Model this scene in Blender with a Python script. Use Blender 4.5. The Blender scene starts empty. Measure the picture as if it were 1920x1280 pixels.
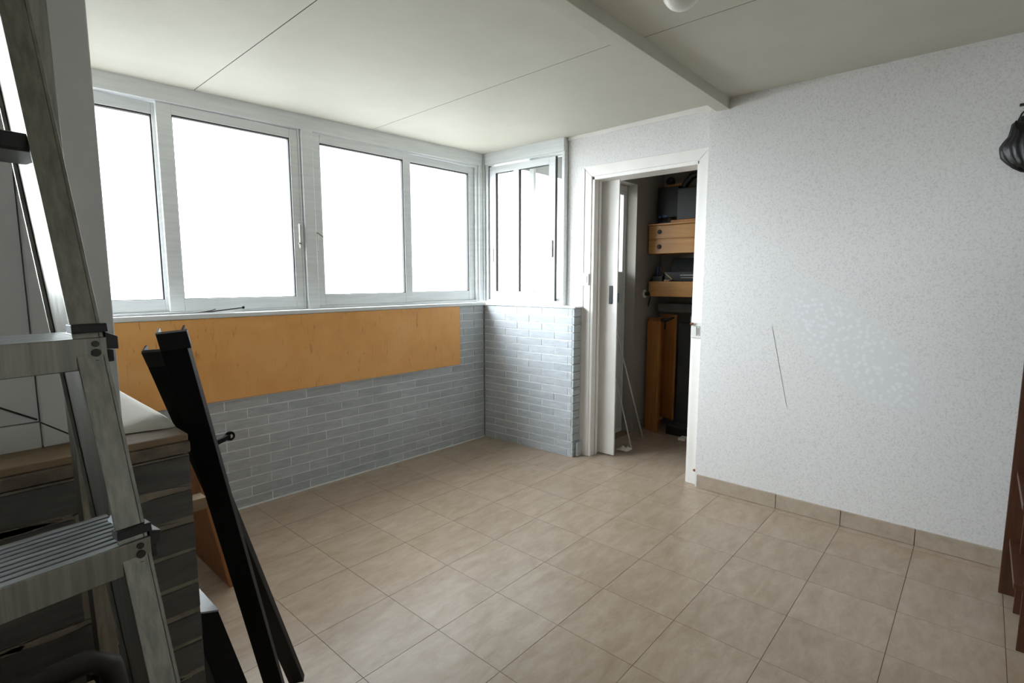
import bpy, bmesh, math, random
from mathutils import Matrix, Vector
random.seed(7)
scn = bpy.context.scene
COL = scn.collection

# ------------------------------------------------------------------ camera
H = 1.36
F = 987.14
RX = Vector((0.667, 0.0868, -0.740)); RY = Vector((-0.745, 0.0777, -0.6629))
RX.normalize(); RY = (RY - RX * RX.dot(RY)).normalized(); RZ = RX.cross(RY)
cam_d = bpy.data.cameras.new('camera'); cam = bpy.data.objects.new('camera', cam_d); COL.objects.link(cam)
m = Matrix((RX, RY, RZ)).to_4x4(); m.translation = Vector((0, 0, H)); cam.matrix_world = m
cam_d.sensor_width = 36.0; cam_d.lens = F / 1920 * 36.0; cam_d.clip_start = 0.02
scn.camera = cam

# ------------------------------------------------------------------ sky (bright overcast) and exposure
w = bpy.data.worlds.new('overcast_sky'); scn.world = w; w.use_nodes = True
bg = w.node_tree.nodes['Background']
bg.inputs[0].default_value = (0.91, 0.96, 1.0, 1); bg.inputs[1].default_value = 4.9
scn.view_settings.view_transform = 'Standard'; scn.view_settings.look = 'None'
scn.view_settings.gamma = 1.0; scn.view_settings.use_curve_mapping = False
scn.view_settings.exposure = 0.57
# hazy sun, its disc spread wide by the veil of cloud
sun_d = bpy.data.lights.new('hazy_sun', 'SUN'); sun_d.energy = 26.0; sun_d.angle = math.radians(66); sun_d.color = (0.80, 0.90, 1.0)
sun = bpy.data.objects.new('hazy_sun', sun_d); COL.objects.link(sun); sun.location = (-4, 8, 5)
sun.rotation_euler = Vector((2.1, -1.55, -1.05)).to_track_quat('-Z', 'Y').to_euler()

# ------------------------------------------------------------------ walls' own frames of reference
K = Vector((3.187, 3.17, 0))
def frame(xa, ya, o):
    M = Matrix.Identity(4)
    for i in range(3):
        M[i][0] = xa[i]; M[i][1] = ya[i]; M[i][2] = (0, 0, 1)[i]; M[i][3] = o[i]
    return M
_a, _b = math.radians(1.2), math.radians(3)
TW = frame((math.cos(_a), -math.sin(_a), 0), (math.sin(_a), math.cos(_a), 0), K)    # x right along window wall, y outward
TR = frame((math.sin(_b), -math.cos(_b), 0), (math.cos(_b), math.sin(_b), 0), K)    # x away from corner, y outward
TI = Matrix.Identity(4)

def portal(T, x0, x1, z0, z1, d, name):
    l = bpy.data.lights.new(name, 'AREA'); l.shape = 'RECTANGLE'; l.size = x1 - x0; l.size_y = z1 - z0
    l.cycles.is_portal = True
    o = bpy.data.objects.new(name, l); COL.objects.link(o)
    # area lamp shines along its -Z: point it inwards (local -y)
    R = Matrix(((1, 0, 0), (0, 0, 1), (0, 1, 0))).to_4x4()
    R = Matrix(((-1, 0, 0, 0), (0, 0, 1, 0), (0, 1, 0, 0), (0, 0, 0, 1)))
    o.matrix_world = T @ Matrix.Translation(((x0 + x1) / 2, d, (z0 + z1) / 2)) @ R
    return o
portal(TW, -2.9, 0.0, 1.19, 2.3, 0.20, 'sky_portal')
portal(TR, -0.02, 0.74, 1.19, 2.3, 0.20, 'sky_portal')

# ------------------------------------------------------------------ materials
def lin(h):
    h = h.lstrip('#'); c = [int(h[i:i + 2], 16) / 255 for i in (0, 2, 4)]
    return tuple(x / 12.92 if x <= 0.04045 else ((x + 0.055) / 1.055) ** 2.4 for x in c) + (1,)
class Mat:
    def __init__(s, name, rough=0.6, metal=0.0, spec=0.5):
        s.m = bpy.data.materials.new(name); s.m.use_nodes = True; s.t = s.m.node_tree; s.b = s.t.nodes['Principled BSDF']
        s.b.inputs['Roughness'].default_value = rough; s.b.inputs['Metallic'].default_value = metal
        s.b.inputs['Specular IOR Level'].default_value = spec
    def n(s, typ, **kw):
        nd = s.t.nodes.new(typ)
        for k, v in kw.items():
            if isinstance(k, str) and k.startswith('i_'): nd.inputs[k[2:].replace('_', ' ')].default_value = v
            else: setattr(nd, k, v)
        return nd
    def l(s, a, b): s.t.links.new(a, b)
    def coord(s, scale=(1, 1, 1), rand=False, kind='pos'):
        if kind == 'pos': o = s.n('ShaderNodeNewGeometry').outputs['Position']
        else: o = s.n('ShaderNodeTexCoord').outputs['Object']
        mp = s.n('ShaderNodeMapping'); mp.inputs['Scale'].default_value = scale
        s.l(o, mp.inputs['Vector'])
        if rand:
            oi = s.n('ShaderNodeObjectInfo'); mu = s.n('ShaderNodeMath', operation='MULTIPLY'); mu.inputs[1].default_value = 37.0
            s.l(oi.outputs['Random'], mu.inputs[0]); s.l(mu.outputs[0], mp.inputs['Location'])
        return mp.outputs[0]
    def noise(s, co, scale, detail=4, rough=0.55, dist=0.0):
        nd = s.n('ShaderNodeTexNoise'); nd.inputs['Scale'].default_value = scale; nd.inputs['Detail'].default_value = detail
        nd.inputs['Roughness'].default_value = rough; nd.inputs['Distortion'].default_value = dist
        s.l(co, nd.inputs['Vector']); return nd.outputs['Fac']
    def ramp(s, fac, stops):
        r = s.n('ShaderNodeValToRGB'); e = r.color_ramp.elements
        while len(e) < len(stops): e.new(0.5)
        for el, (p, c) in zip(e, stops): el.position = p; el.color = c
        s.l(fac, r.inputs[0]); return r.outputs[0]
    def mix(s, fac, a, b, mode='MIX'):
        x = s.n('ShaderNodeMix', data_type='RGBA', blend_type=mode)
        for sock, v in ((x.inputs['Factor'], fac), (x.inputs['A'], a), (x.inputs['B'], b)):
            if isinstance(v, (int, float, tuple)): sock.default_value = v
            else: s.l(v, sock)
        for i in x.inputs:
            pass
        return x
    def mixc(s, fac, a, b, mode='MIX'):
        x = s.t.nodes.new('ShaderNodeMix'); x.data_type = 'RGBA'; x.blend_type = mode
        for idx, v in ((0, fac), (6, a), (7, b)):
            if isinstance(v, (int, float, tuple)): x.inputs[idx].default_value = v
            else: s.l(v, x.inputs[idx])
        return x.outputs[2]
    def base(s, c):
        if isinstance(c, tuple): s.b.inputs['Base Color'].default_value = c
        else: s.l(c, s.b.inputs['Base Color'])
        return s
    def bump(s, fac, strength=0.3, dist=0.01):
        bp = s.n('ShaderNodeBump'); bp.inputs['Strength'].default_value = strength; bp.inputs['Distance'].default_value = dist
        s.l(fac, bp.inputs['Height']); s.l(bp.outputs[0], s.b.inputs['Normal']); return s
    def rough(s, fac, a, b):
        mr = s.n('ShaderNodeMapRange'); mr.inputs['To Min'].default_value = a; mr.inputs['To Max'].default_value = b
        s.l(fac, mr.inputs['Value']); s.l(mr.outputs[0], s.b.inputs['Roughness']); return s

def plain(name, hexc, rough=0.6, metal=0.0, var=0.12, scale=6, bump=0.0, spec=0.5):
    M = Mat(name, rough, metal, spec); c = lin(hexc); co = M.coord()
    f = M.noise(co, scale, 5)
    d = tuple(x * (1 - var) for x in c[:3]) + (1,); u = tuple(min(1, x * (1 + var)) for x in c[:3]) + (1,)
    M.base(M.ramp(f, [(0.3, d), (0.7, u)]))
    if bump: M.bump(M.noise(co, scale * 25, 3), bump, 0.002)
    return M.m

def wood(name, dark, light, axis=0, rough=0.5, scale=1.0):
    M = Mat(name, rough); sc = [22 * scale] * 3; sc[axis] = 1.6 * scale
    co = M.coord(tuple(sc), rand=True, kind='obj')
    f = M.noise(co, 1.0, 6, 0.6, 0.6); g = M.noise(co, 4.0, 3)
    c = M.ramp(f, [(0.28, lin(dark)), (0.72, lin(light))])
    M.base(M.mixc(0.25, c, M.ramp(g, [(0.4, lin(dark)), (0.6, lin(light))])))
    M.bump(g, 0.08, 0.002); return M.m

MT = {}
# painted window frames: white with faint brush streaks
M = Mat('white_paint', 0.38); co = M.coord((3, 3, 40)); f = M.noise(co, 1.5, 4)
M.base(M.ramp(f, [(0.3, lin('#d6d9da')), (0.7, lin('#e4e6e6'))])); M.bump(f, 0.05, 0.001); MT['white'] = M.m
MT['trim'] = plain('door_trim_paint', '#e9e5df', 0.42, var=0.03)
MT['panel'] = plain('white_panel', '#d7d8d7', 0.45, var=0.04)
MT['switch'] = plain('switch_plastic', '#d9d8d2', 0.35, var=0.02)
MT['seam_and_shade'] = plain('dark_seams_and_shade', '#2a2522', 0.7)  # dark colour for seams and seals, also painted as rebate shade round panes
MT['black'] = plain('black_lacquer', '#0e0e0e', 0.6, var=0.25, scale=20, spec=0.2)
MT['blackmetal'] = plain('black_plastic', '#111111', 0.45, var=0.2)
MT['greyinside'] = plain('bare_profile_inside', '#8d9092', 0.4, 0.6)
MT['matteblack'] = plain('matte_black', '#0d0d0d', 0.85, spec=0.15)
MT['screw'] = plain('screw_steel', '#cfc9bd', 0.3, 0.7)
MT['steel'] = plain('window_handle_metal', '#96938b', 0.4, 0.5)
MT['ceil_dark'] = plain('ceiling_gap', '#2b2a26', 0.9)
MT['grout'] = plain('pale_grout', '#e6e8e8', 0.9, var=0.08, scale=12)
MT['tilegrout'] = plain('tile_joint', '#84765f', 0.9, var=0.1)
MT['bead'] = plain('corner_bead', '#75797c', 0.6)
MT['mortar'] = plain('old_mortar', '#8f8676', 0.95, var=0.2, scale=30, bump=0.4)
MT['paper'] = plain('white_sheet', '#e9e5db', 0.7, var=0.03)
MT['globe'] = plain('opal_globe', '#ecebe3', 0.3, var=0.01)
MT['alu_dark'] = plain('tread_groove', '#1d2125', 0.6)
MT['darkrivet'] = plain('rivet', '#3a3936', 0.5, 0.4)
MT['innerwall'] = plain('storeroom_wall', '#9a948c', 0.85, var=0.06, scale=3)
MT['ground'] = plain('outdoor_paving', '#7f7f78', 0.9)
MT['dimwall'] = plain('dim_grey_wall', '#8d8981', 0.85)
MT['darkgrey'] = plain('dark_grey_housing', '#3b3c3c', 0.5)
MT['darkblack'] = plain('soft_black', '#0e0e0f', 0.5)
MT['slate'] = plain('grey_stone_slab', '#5a5853', 0.8, var=0.2, scale=10, bump=0.3)
MT['coping'] = plain('coping_stone', '#776c5e', 0.9, var=0.35, scale=28, bump=0.5)
MT['tan'] = plain('kraft_tan', '#a9906c', 0.7, var=0.1)
MT['blue'] = plain('blue_plastic', '#3f5f9a', 0.4)
MT['crack'] = plain('hairline', '#a9a7a3', 0.9)
MT['rust'] = plain('rusty_key', '#7a4a32', 0.6)

# ceiling panels
M = Mat('ceiling_panel', 0.6, spec=0.2); co = M.coord((1, 1, 1)); f = M.noise(co, 3, 6, 0.65); g = M.noise(co, 60, 3)
M.base(M.ramp(f, [(0.3, lin('#ccc9bc')), (0.7, lin('#d4d1c4'))])); M.bump(g, 0.12, 0.003); M.rough(f, 0.5, 0.7); MT['ceil'] = M.m

# rough-cast white wall
M = Mat('rough_plaster', 0.75); co = M.coord((1, 1, 1))
f = M.noise(co, 2.2, 3); g = M.noise(co, 120, 4, 0.7); h = M.noise(co, 160, 2)
c = M.ramp(g, [(0.36, lin('#cdcbc9')), (0.48, lin('#dfddda')), (0.75, lin('#e6e4e2'))])
M.base(c); M.bump(g, 0.22, 0.003); MT['plaster'] = M.m
# the same wall with a spotted, smoother patch
M = Mat('rough_plaster_patch', 0.75); co = M.coord((1, 1, 1))
g = M.noise(co, 120, 4, 0.7)
c = M.ramp(g, [(0.36, lin('#cdcbc9')), (0.48, lin('#dfddda')), (0.75, lin('#e6e4e2'))])
vo = M.n('ShaderNodeTexVoronoi'); vo.inputs['Scale'].default_value = 40; M.l(co, vo.inputs['Vector'])
dots = M.ramp(vo.outputs['Distance'], [(0.34, (0.8, 0.8, 0.8, 1)), (0.46, (0, 0, 0, 1))])
sp = M.n('ShaderNodeSeparateXYZ'); M.l(M.n('ShaderNodeNewGeometry').outputs['Position'], sp.inputs[0])
def sq(inp, c0, s0):
    a = M.n('ShaderNodeMath', operation='SUBTRACT'); M.l(inp, a.inputs[0]); a.inputs[1].default_value = c0
    b = M.n('ShaderNodeMath', operation='DIVIDE'); M.l(a.outputs[0], b.inputs[0]); b.inputs[1].default_value = s0
    p = M.n('ShaderNodeMath', operation='MULTIPLY'); M.l(b.outputs[0], p.inputs[0]); M.l(b.outputs[0], p.inputs[1]); return p.outputs[0]
# ellipse leaning down towards -y
ta = M.n('ShaderNodeMath', operation='MULTIPLY'); M.l(sp.outputs[1], ta.inputs[0]); ta.inputs[1].default_value = -0.7
tb = M.n('ShaderNodeMath', operation='ADD'); M.l(sp.outputs[2], tb.inputs[0]); M.l(ta.outputs[0], tb.inputs[1])
ad = M.n('ShaderNodeMath', operation='ADD'); M.l(sq(sp.outputs[1], 0.52, 0.40), ad.inputs[0]); M.l(sq(tb.outputs[0], 1.03 - 0.7 * 0.55, 0.24), ad.inputs[1])
msk = M.ramp(ad.outputs[0], [(0.35, (1, 1, 1, 1)), (1.0, (0, 0, 0, 1))])
dm = M.n('ShaderNodeMath', operation='MULTIPLY'); M.l(dots, dm.inputs[0]); M.l(msk, dm.inputs[1])
c2 = M.mixc(msk, c, lin('#dbdbdb')); M.base(M.mixc(dm.outputs[0], c2, lin('#e6e7e7')))
iv = M.n('ShaderNodeMath', operation='SUBTRACT'); iv.inputs[0].default_value = 1.0; M.l(msk, iv.inputs[1])
gm = M.n('ShaderNodeMath', operation='MULTIPLY'); M.l(g, gm.inputs[0]); M.l(iv.outputs[0], gm.inputs[1])
M.bump(gm.outputs[0], 0.22, 0.003); MT['plaster_patch'] = M.m

# grey streaked facing bricks
def brickmat(name, dark, light, warm, rough=0.7):
    M = Mat(name, rough); co = M.coord((5, 5, 34), rand=True)
    f = M.noise(co, 1.6, 7, 0.65, 1.2)
    c = M.ramp(f, [(0.25, lin(dark)), (0.75, lin(light))])
    oi = M.n('ShaderNodeObjectInfo'); sh = M.ramp(oi.outputs['Random'], [(0, (0.86, 0.86, 0.86, 1)), (1, (1, 1, 1, 1))])
    c = M.mixc(1.0, c, sh, 'MULTIPLY')
    st = M.noise(M.coord(), 1.3, 3); c = M.mixc(M.ramp(st, [(0.5, (0, 0, 0, 1)), (0.8, (0.5, 0.5, 0.5, 1))]), c, lin(warm))
    M.base(c); M.bump(f, 0.35, 0.004); return M.m
MT['brick'] = brickmat('grey_facing_brick', '#9ea5ab', '#ced3d6', '#b2aca4')
MT['darkbrick'] = brickmat('dark_stone_block', '#4c4c4a', '#686660', '#62584c', 0.8)

# beige stone floor tiles
def tilemat(name, a, b, c3, r0, r1):
    M = Mat(name, 0.4, spec=0.5); co = M.coord((1.3, 3.2, 3), rand=True)
    f = M.noise(co, 5.0, 8, 0.7, 0.3); g = M.noise(M.coord((1, 2.2, 1)), 70, 4, 0.7)
    v = M.n('ShaderNodeTexVoronoi'); v.inputs['Scale'].default_value = 70; M.l(M.coord(), v.inputs['Vector'])
    c = M.ramp(f, [(0.3, lin(a)), (0.5, lin(b)), (0.7, lin(c3))])
    c = M.mixc(M.ramp(g, [(0.56, (0, 0, 0, 1)), (0.75, (0.35, 0.35, 0.35, 1))]), c, lin(a))
    c = M.mixc(M.ramp(v.outputs['Distance'], [(0.05, (0.45, 0.45, 0.45, 1)), (0.12, (0, 0, 0, 1))]), c, lin('#7b6a59'))
    oi = M.n('ShaderNodeObjectInfo'); sh = M.ramp(oi.outputs['Random'], [(0, (0.93, 0.92, 0.91, 1)), (1, (1, 1, 1, 1))])
    M.base(M.mixc(1.0, c, sh, 'MULTIPLY')); M.rough(g, r0, r1); M.bump(g, 0.05, 0.001); return M.m
MT['tile'] = tilemat('beige_stone_tile', '#9c8973', '#aa9885', '#b5a695', 0.26, 0.36)
MT['skirt'] = tilemat('beige_skirting_tile', '#a39482', '#b0a190', '#b6a999', 0.4, 0.55)

# scratched varnished plywood
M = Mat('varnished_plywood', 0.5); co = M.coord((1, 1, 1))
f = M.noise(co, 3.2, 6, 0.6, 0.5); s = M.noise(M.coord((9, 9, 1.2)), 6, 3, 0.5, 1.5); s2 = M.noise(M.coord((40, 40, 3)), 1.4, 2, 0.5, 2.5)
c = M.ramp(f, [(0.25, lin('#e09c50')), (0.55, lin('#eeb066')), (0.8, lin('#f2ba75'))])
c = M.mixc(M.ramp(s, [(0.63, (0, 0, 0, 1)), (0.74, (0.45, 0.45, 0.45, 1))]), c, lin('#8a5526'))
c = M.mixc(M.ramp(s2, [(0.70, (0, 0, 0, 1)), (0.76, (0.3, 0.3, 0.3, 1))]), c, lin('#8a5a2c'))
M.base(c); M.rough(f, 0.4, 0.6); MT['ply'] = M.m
MT['redwood'] = wood('red_brown_wood', '#3a2014', '#5c3823', 2, 0.45)
MT['orangewood'] = wood('orange_board', '#80512d', '#a8713f', 2, 0.55)
MT['drawerwood'] = wood('honey_drawer_wood', '#a8763f', '#c49258', 1, 0.45)
MT['cabwood'] = wood('honey_cabinet_wood', '#9a6230', '#bd8244', 2, 0.45)
MT['darkwood'] = wood('dark_stool_wood', '#17120e', '#241c16', 0, 0.6)
MT['capwood'] = wood('ledge_board', '#77644d', '#9c876b', 0, 0.7)

# brushed aluminium
M = Mat('brushed_aluminium', 0.36, 0.85); co = M.coord((60, 60, 2)); f = M.noise(co, 2.5, 5, 0.6)
M.base(M.ramp(f, [(0.3, lin('#76746e')), (0.7, lin('#949289'))])); M.rough(f, 0.28, 0.45); M.bump(f, 0.06, 0.001); MT['alu'] = M.m
M = Mat('brushed_aluminium_tread', 0.34, 0.85); co = M.coord((3, 60, 60)); f = M.noise(co, 2.5, 5, 0.6)
M.base(M.ramp(f, [(0.3, lin('#8b8f93')), (0.7, lin('#a9adb1'))])); M.rough(f, 0.28, 0.45); MT['alutread'] = M.m

# black leather
M = Mat('black_leather', 0.38); co = M.coord((1, 1, 1)); f = M.noise(co, 90, 3); M.base(lin('#161615')); M.bump(f, 0.25, 0.003); MT['leather'] = M.m

# window glass: frosted / clear
def glass(name, clear, tint):
    M = Mat(name, 0.2); t = M.t
    out = [n for n in t.nodes if n.type == 'OUTPUT_MATERIAL'][0]
    tr = M.n('ShaderNodeBsdfTransparent'); tr.inputs[0].default_value = tint
    tl = M.n('ShaderNodeBsdfTranslucent'); tl.inputs[0].default_value = (0.95, 0.95, 0.95, 1)
    gl = M.n('ShaderNodeBsdfGlossy'); gl.inputs['Roughness'].default_value = 0.15
    a = M.n('ShaderNodeMixShader'); a.inputs[0].default_value = clear; M.l(tl.outputs[0], a.inputs[1]); M.l(tr.outputs[0], a.inputs[2])
    b = M.n('ShaderNodeMixShader'); b.inputs[0].default_value = 0.05; M.l(a.outputs[0], b.inputs[1]); M.l(gl.outputs[0], b.inputs[2])
    M.l(b.outputs[0], out.inputs['Surface']); return M.m
MT['frosted'] = glass('frosted_pane', 0.84, (0.97, 0.97, 0.96, 1))
MT['clear'] = glass('clear_pane', 0.96, (0.97, 0.98, 0.97, 1))

# ------------------------------------------------------------------ mesh helpers
class MB:
    def __init__(s): s.bm = bmesh.new()
    def hexa(s, p):
        v = [s.bm.verts.new(q) for q in p]
        for f in ((0, 3, 2, 1), (4, 5, 6, 7), (0, 1, 5, 4), (1, 2, 6, 5), (2, 3, 7, 6), (3, 0, 4, 7)): s.bm.faces.new([v[i] for i in f])
        return s
    def box(s, x0, x1, y0, y1, z0, z1):
        return s.hexa([(x0, y0, z0), (x1, y0, z0), (x1, y1, z0), (x0, y1, z0), (x0, y0, z1), (x1, y0, z1), (x1, y1, z1), (x0, y1, z1)])
    def bar(s, a, b, ex, ey):
        """box from a to b with half-extents vectors ex, ey"""
        a, b, ex, ey = map(Vector, (a, b, ex, ey))
        return s.hexa([a - ex - ey, a + ex - ey, a + ex + ey, a - ex + ey, b - ex - ey, b + ex - ey, b + ex + ey, b - ex + ey])
    def tube(s, pts, r, n=10, cap=True):
        pts = [Vector(p) for p in pts]; rs = r if isinstance(r, (list, tuple)) else [r] * len(pts); rings = []
        for i, p in enumerate(pts):
            d = (pts[min(i + 1, len(pts) - 1)] - pts[max(i - 1, 0)]).normalized()
            u = d.orthogonal().normalized() if i == 0 else (pu - d * d.dot(pu)).normalized()
            pu = u; v = d.cross(u)
            rings.append([s.bm.verts.new(p + (u * math.cos(t) + v * math.sin(t)) * rs[i]) for t in [2 * math.pi * k / n for k in range(n)]])
        for a, b in zip(rings, rings[1:]):
            for k in range(n): s.bm.faces.new((a[k], a[(k + 1) % n], b[(k + 1) % n], b[k]))
        if cap: s.bm.faces.new(list(reversed(rings[0]))); s.bm.faces.new(rings[-1])
        return s
    def lathe(s, prof, c=(0, 0, 0), axis='z', n=24):
        c = Vector(c); rings = []
        for r, h in prof:
            ring = []
            for k in range(n):
                t = 2 * math.pi * k / n; a, b = r * math.cos(t), r * math.sin(t)
                p = {'z': (a, b, h), 'x': (h, a, b), 'y': (b, h, a)}[axis]
                ring.append(s.bm.verts.new(c + Vector(p)))
            rings.append(ring)
        for a, b in zip(rings, rings[1:]):
            for k in range(n): s.bm.faces.new((a[k], a[(k + 1) % n], b[(k + 1) % n], b[k]))
        s.bm.faces.new(list(reversed(rings[0]))); s.bm.faces.new(rings[-1]); return s
    def prism(s, poly, d):
        d = Vector(d); a = [s.bm.verts.new(p) for p in poly]; b = [s.bm.verts.new(Vector(p) + d) for p in poly]; n = len(a)
        s.bm.faces.new(list(reversed(a))); s.bm.faces.new(b)
        for k in range(n): s.bm.faces.new((a[k], a[(k + 1) % n], b[(k + 1) % n], b[k]))
        return s
    def grid(s, P):
        V = [[s.bm.verts.new(p) for p in row] for row in P]
        for i in range(len(V) - 1):
            for j in range(len(V[0]) - 1): s.bm.faces.new((V[i][j], V[i][j + 1], V[i + 1][j + 1], V[i + 1][j]))
        return s
    def rings(s, x0, x1, z0, z1, w, y0, y1):
        """rectangular frame in the local xz plane; w = (left, right, bottom, top)"""
        l, r, b, t = w
        s.box(x0, x0 + l, y0, y1, z0, z1); s.box(x1 - r, x1, y0, y1, z0, z1)
        s.box(x0 + l, x1 - r, y0, y1, z0, z0 + b); s.box(x0 + l, x1 - r, y0, y1, z1 - t, z1); return s
    def mesh(s, name, mat, T=None, smooth=False):
        bmesh.ops.recalc_face_normals(s.bm, faces=s.bm.faces)
        me = bpy.data.meshes.new(name)
        if T is not None: s.bm.transform(T)
        s.bm.to_mesh(me); s.bm.free(); me.materials.append(MT[mat] if isinstance(mat, str) else mat)
        if smooth:
            for p in me.polygons: p.use_smooth = True
        return me
    def build(s, name, mat, parent=None, T=None, bevel=0.0, smooth=False, label=None):
        o = bpy.data.objects.new(name, s.mesh(name, mat, T, smooth)); COL.objects.link(o)
        if parent: o.parent = parent
        if bevel:
            b = o.modifiers.new('bevel', 'BEVEL'); b.width = bevel; b.segments = 2; b.limit_method = 'ANGLE'; b.angle_limit = math.radians(40)
        if label: o['label'] = label
        return o
def tag(o, label, cat, group=None, kind=None):
    o['label'] = label; o['category'] = cat
    if group: o['group'] = group
    if kind: o['kind'] = kind
    return o
def empty(name, label, cat, kind=None, group=None, loc=(0, 0, 0)):
    o = bpy.data.objects.new(name, None); COL.objects.link(o); o.empty_display_size = 0.1
    return tag(o, label, cat, group, kind)
def inst(name, me, M4, parent):
    o = bpy.data.objects.new(name, me); COL.objects.link(o); o.parent = parent; o.matrix_world = M4; o.matrix_parent_inverse = Matrix.Identity(4); o.matrix_basis = M4
    return o

# ================================================================== SETTING
CX = lambda x, y: 2.433 + 0.0131 * (x - 3.355) - 0.0126 * (y - 1.3)     # sloping ceiling near the windows
XR, XD = 3.305, 3.355        # right wall face, door wall face
X0, Y0 = -1.9, -1.35          # far ends of the room behind the camera

# floor -------------------------------------------------------------
fl = tag(MB().box(X0 - 0.1, 6.0, Y0 - 0.1, 3.6, -0.12, -0.004).build('floor', 'tilegrout'), 'beige stone tile floor with thin joints running on through the doorway', 'floor', kind='structure')
TX, TY = 0.335, 0.33
tx0, ty0 = 1.235 - 9 * TX, 0.172 - 7 * TY
tm = MB().box(0, TX - 0.002, 0, TY - 0.002, -0.02, 0.0).mesh('tile', 'tile')
def tile(x0, x1, y0, y1):
    if x1 - x0 < 0.02 or y1 - y0 < 0.02: return
    if abs(x1 - x0 - TX) < 1e-6 and abs(y1 - y0 - TY) < 1e-6: inst('tile', tm, Matrix.Translation((x0, y0, 0)), fl)
    else:
        me = MB().box(0, x1 - x0 - 0.002, 0, y1 - y0 - 0.002, -0.02, 0).mesh('tile', 'tile'); inst('tile', me, Matrix.Translation((x0, y0, 0)), fl)
for i in range(0, 24):
    for j in range(0, 18):
        a, b = tx0 + i * TX, ty0 + j * TY
        if a > 4.6 or b > 3.2: continue
        if a + TX > XR and a < XR and b < 1.0: tile(a, XR, b, b + TY)
        elif a > XR - 0.05 and (b < 0.8 or b > 2.2): continue
        elif b + TY > 2.27 and a > 3.3: tile(a, a + TX, b, 2.27)
        else: tile(a, a + TX, b, b + TY)

# ceiling -----------------------------------------------------------
ce = tag(MB().hexa([(X0, Y0, 2.47), (6.0, Y0, 2.47), (6.0, 3.6, 2.47), (X0, 3.6, 2.47), (X0, Y0, 2.52), (6.0, Y0, 2.52), (6.0, 3.6, 2.52), (X0, 3.6, 2.52)]).build('ceiling', 'ceil_dark'),
         'off-white panelled ceiling with thin dark seams', 'ceiling', kind='structure')
def cpanel(x0, x1, y0, y1, zf):
    g = 0.0022
    P = [(x0 + g, y0), (x1 - g, y0), (x1 - g, y1), (x0 + g, y1)]
    MB().hexa([(x, y, zf(x, y)) for x, y in P] + [(x, y, zf(x, y) + 0.035) for x, y in P]).build('ceiling_panel', 'ceil', ce)
for x0, x1 in ((X0, 1.078), (1.078, 2.182), (2.182, 3.42)): cpanel(x0, x1, 1.27, 3.40, CX)
zr = lambda x, y: 2.433 + 0.004 * (x - 3.3)
for x0, x1 in ((X0, 0.0), (0.0, 1.12), (1.12, 2.24), (2.24, 3.42)): cpanel(x0, x1, Y0, 1.23, zr)
for xs, ya, yb, zf in ((1.078, 1.30, 3.27, CX), (2.182, 1.30, 3.25, CX), (2.24, -1.3, 1.219, zr), (1.12, -1.3, 1.219, zr)):
    MB().hexa([(xs - 0.0022, ya, zf(xs, ya) + 0.0012), (xs + 0.0022, ya, zf(xs, ya) + 0.0012), (xs + 0.0022, yb, zf(xs, yb) + 0.0012), (xs - 0.0022, yb, zf(xs, yb) + 0.0012), (xs - 0.0022, ya, zf(xs, ya) + 0.02), (xs + 0.0022, ya, zf(xs, ya) + 0.02), (xs + 0.0022, yb, zf(xs, yb) + 0.02), (xs - 0.0022, yb, zf(xs, yb) + 0.02)]).build('ceiling_seam', 'seam_and_shade', ce)
cpanel(3.5, 5.0, 0.4, 2.6, lambda x, y: 2.41)
bm_ = tag(MB().box(X0, 3.352, 1.219, 1.295, 2.37, 2.46).build('trim_1', 'ceil', bevel=0.002), 'pale ceiling batten running across the ceiling to the right of the door head', 'ceiling beam', kind='structure')

tag(MB().box(-14, 18, 3.9, 22, -0.9, -0.5).build('ground_outside', 'ground'), 'pale paved ground outside the windows', 'ground', kind='structure')

# window wall: brick parapet ----------------------------------------
NR, RH, BL = 19, 1.145 / 19, 0.2445
def brickwall(T, parent, sgn, length, start0, start1, h=0.0080):
    """bricks laid from the corner; sgn=-1 lays towards local -x"""
    cache = {}
    for r in range(NR):
        z1 = 1.145 - r * RH; z0 = z1 - RH
        x = 0.0; nxt = start0 if r % 2 == 0 else start1
        while x < length - 0.01:
            e = min(nxt, length); wd = e - x
            for kx in (0,):
                key = (round(wd, 3), random.randrange(2))
                if key not in cache:
                    hw, hh = wd / 2 - h / 2, RH / 2 - h / 2; j = 0.0008 * key[1]
                    cache[key] = MB().box(-hw, hw, -0.0015 - j, 0.012, -hh, hh).mesh('brick', 'brick')
                inst('brick', cache[key], T @ Matrix.Translation((sgn * (x + e) / 2, random.uniform(-0.0006, 0.0008), (z0 + z1) / 2)), parent)
            x = e; nxt = e + BL
wl = tag(MB().box(-2.92, 0.0, 0.0015, 0.16, 0, 1.145).build('wall_left', 'grout', T=TW), 'grey brick parapet wall under the long row of windows', 'wall', kind='structure')
brickwall(TW, wl, -1, 2.88, 0.125, 0.245)
wr = tag(MB().box(0.0, 0.885, 0.0015, 0.20, 0, 1.145).build('wall_back', 'grout', T=TR), 'short bluish-grey brick parapet under the small clear sliding window', 'wall', kind='structure')
brickwall(TR, wr, 1, 0.885, 0.117, 0.237)
MB().box(-0.012, 0.004, -0.012, 0.003, 0.0, 1.15).build('corner_bead', 'bead', wr, TR)
# returned end of the short parapet: header bricks and a rounded skirting stone
hb = MB().box(0.886, 0.899, 0.0, 0.112, -RH / 2 + 0.0025, RH / 2 - 0.0025).mesh('header_brick', 'brick')
for r in range(NR): inst('brick', hb, TR @ Matrix.Translation((0, 0, 1.145 - (r + 0.5) * RH)), wr)
MB().box(0.900, 0.925, 0.03, 0.118, 0, 0.115).build('skirting_stone', 'brick', wr, TR, bevel=0.012)
# plinth strip of pale grout along the floor
MB().box(-2.88, 0, -0.006, 0.002, 0, 0.008).build('grout_line', 'grout', wl, TW)

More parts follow.
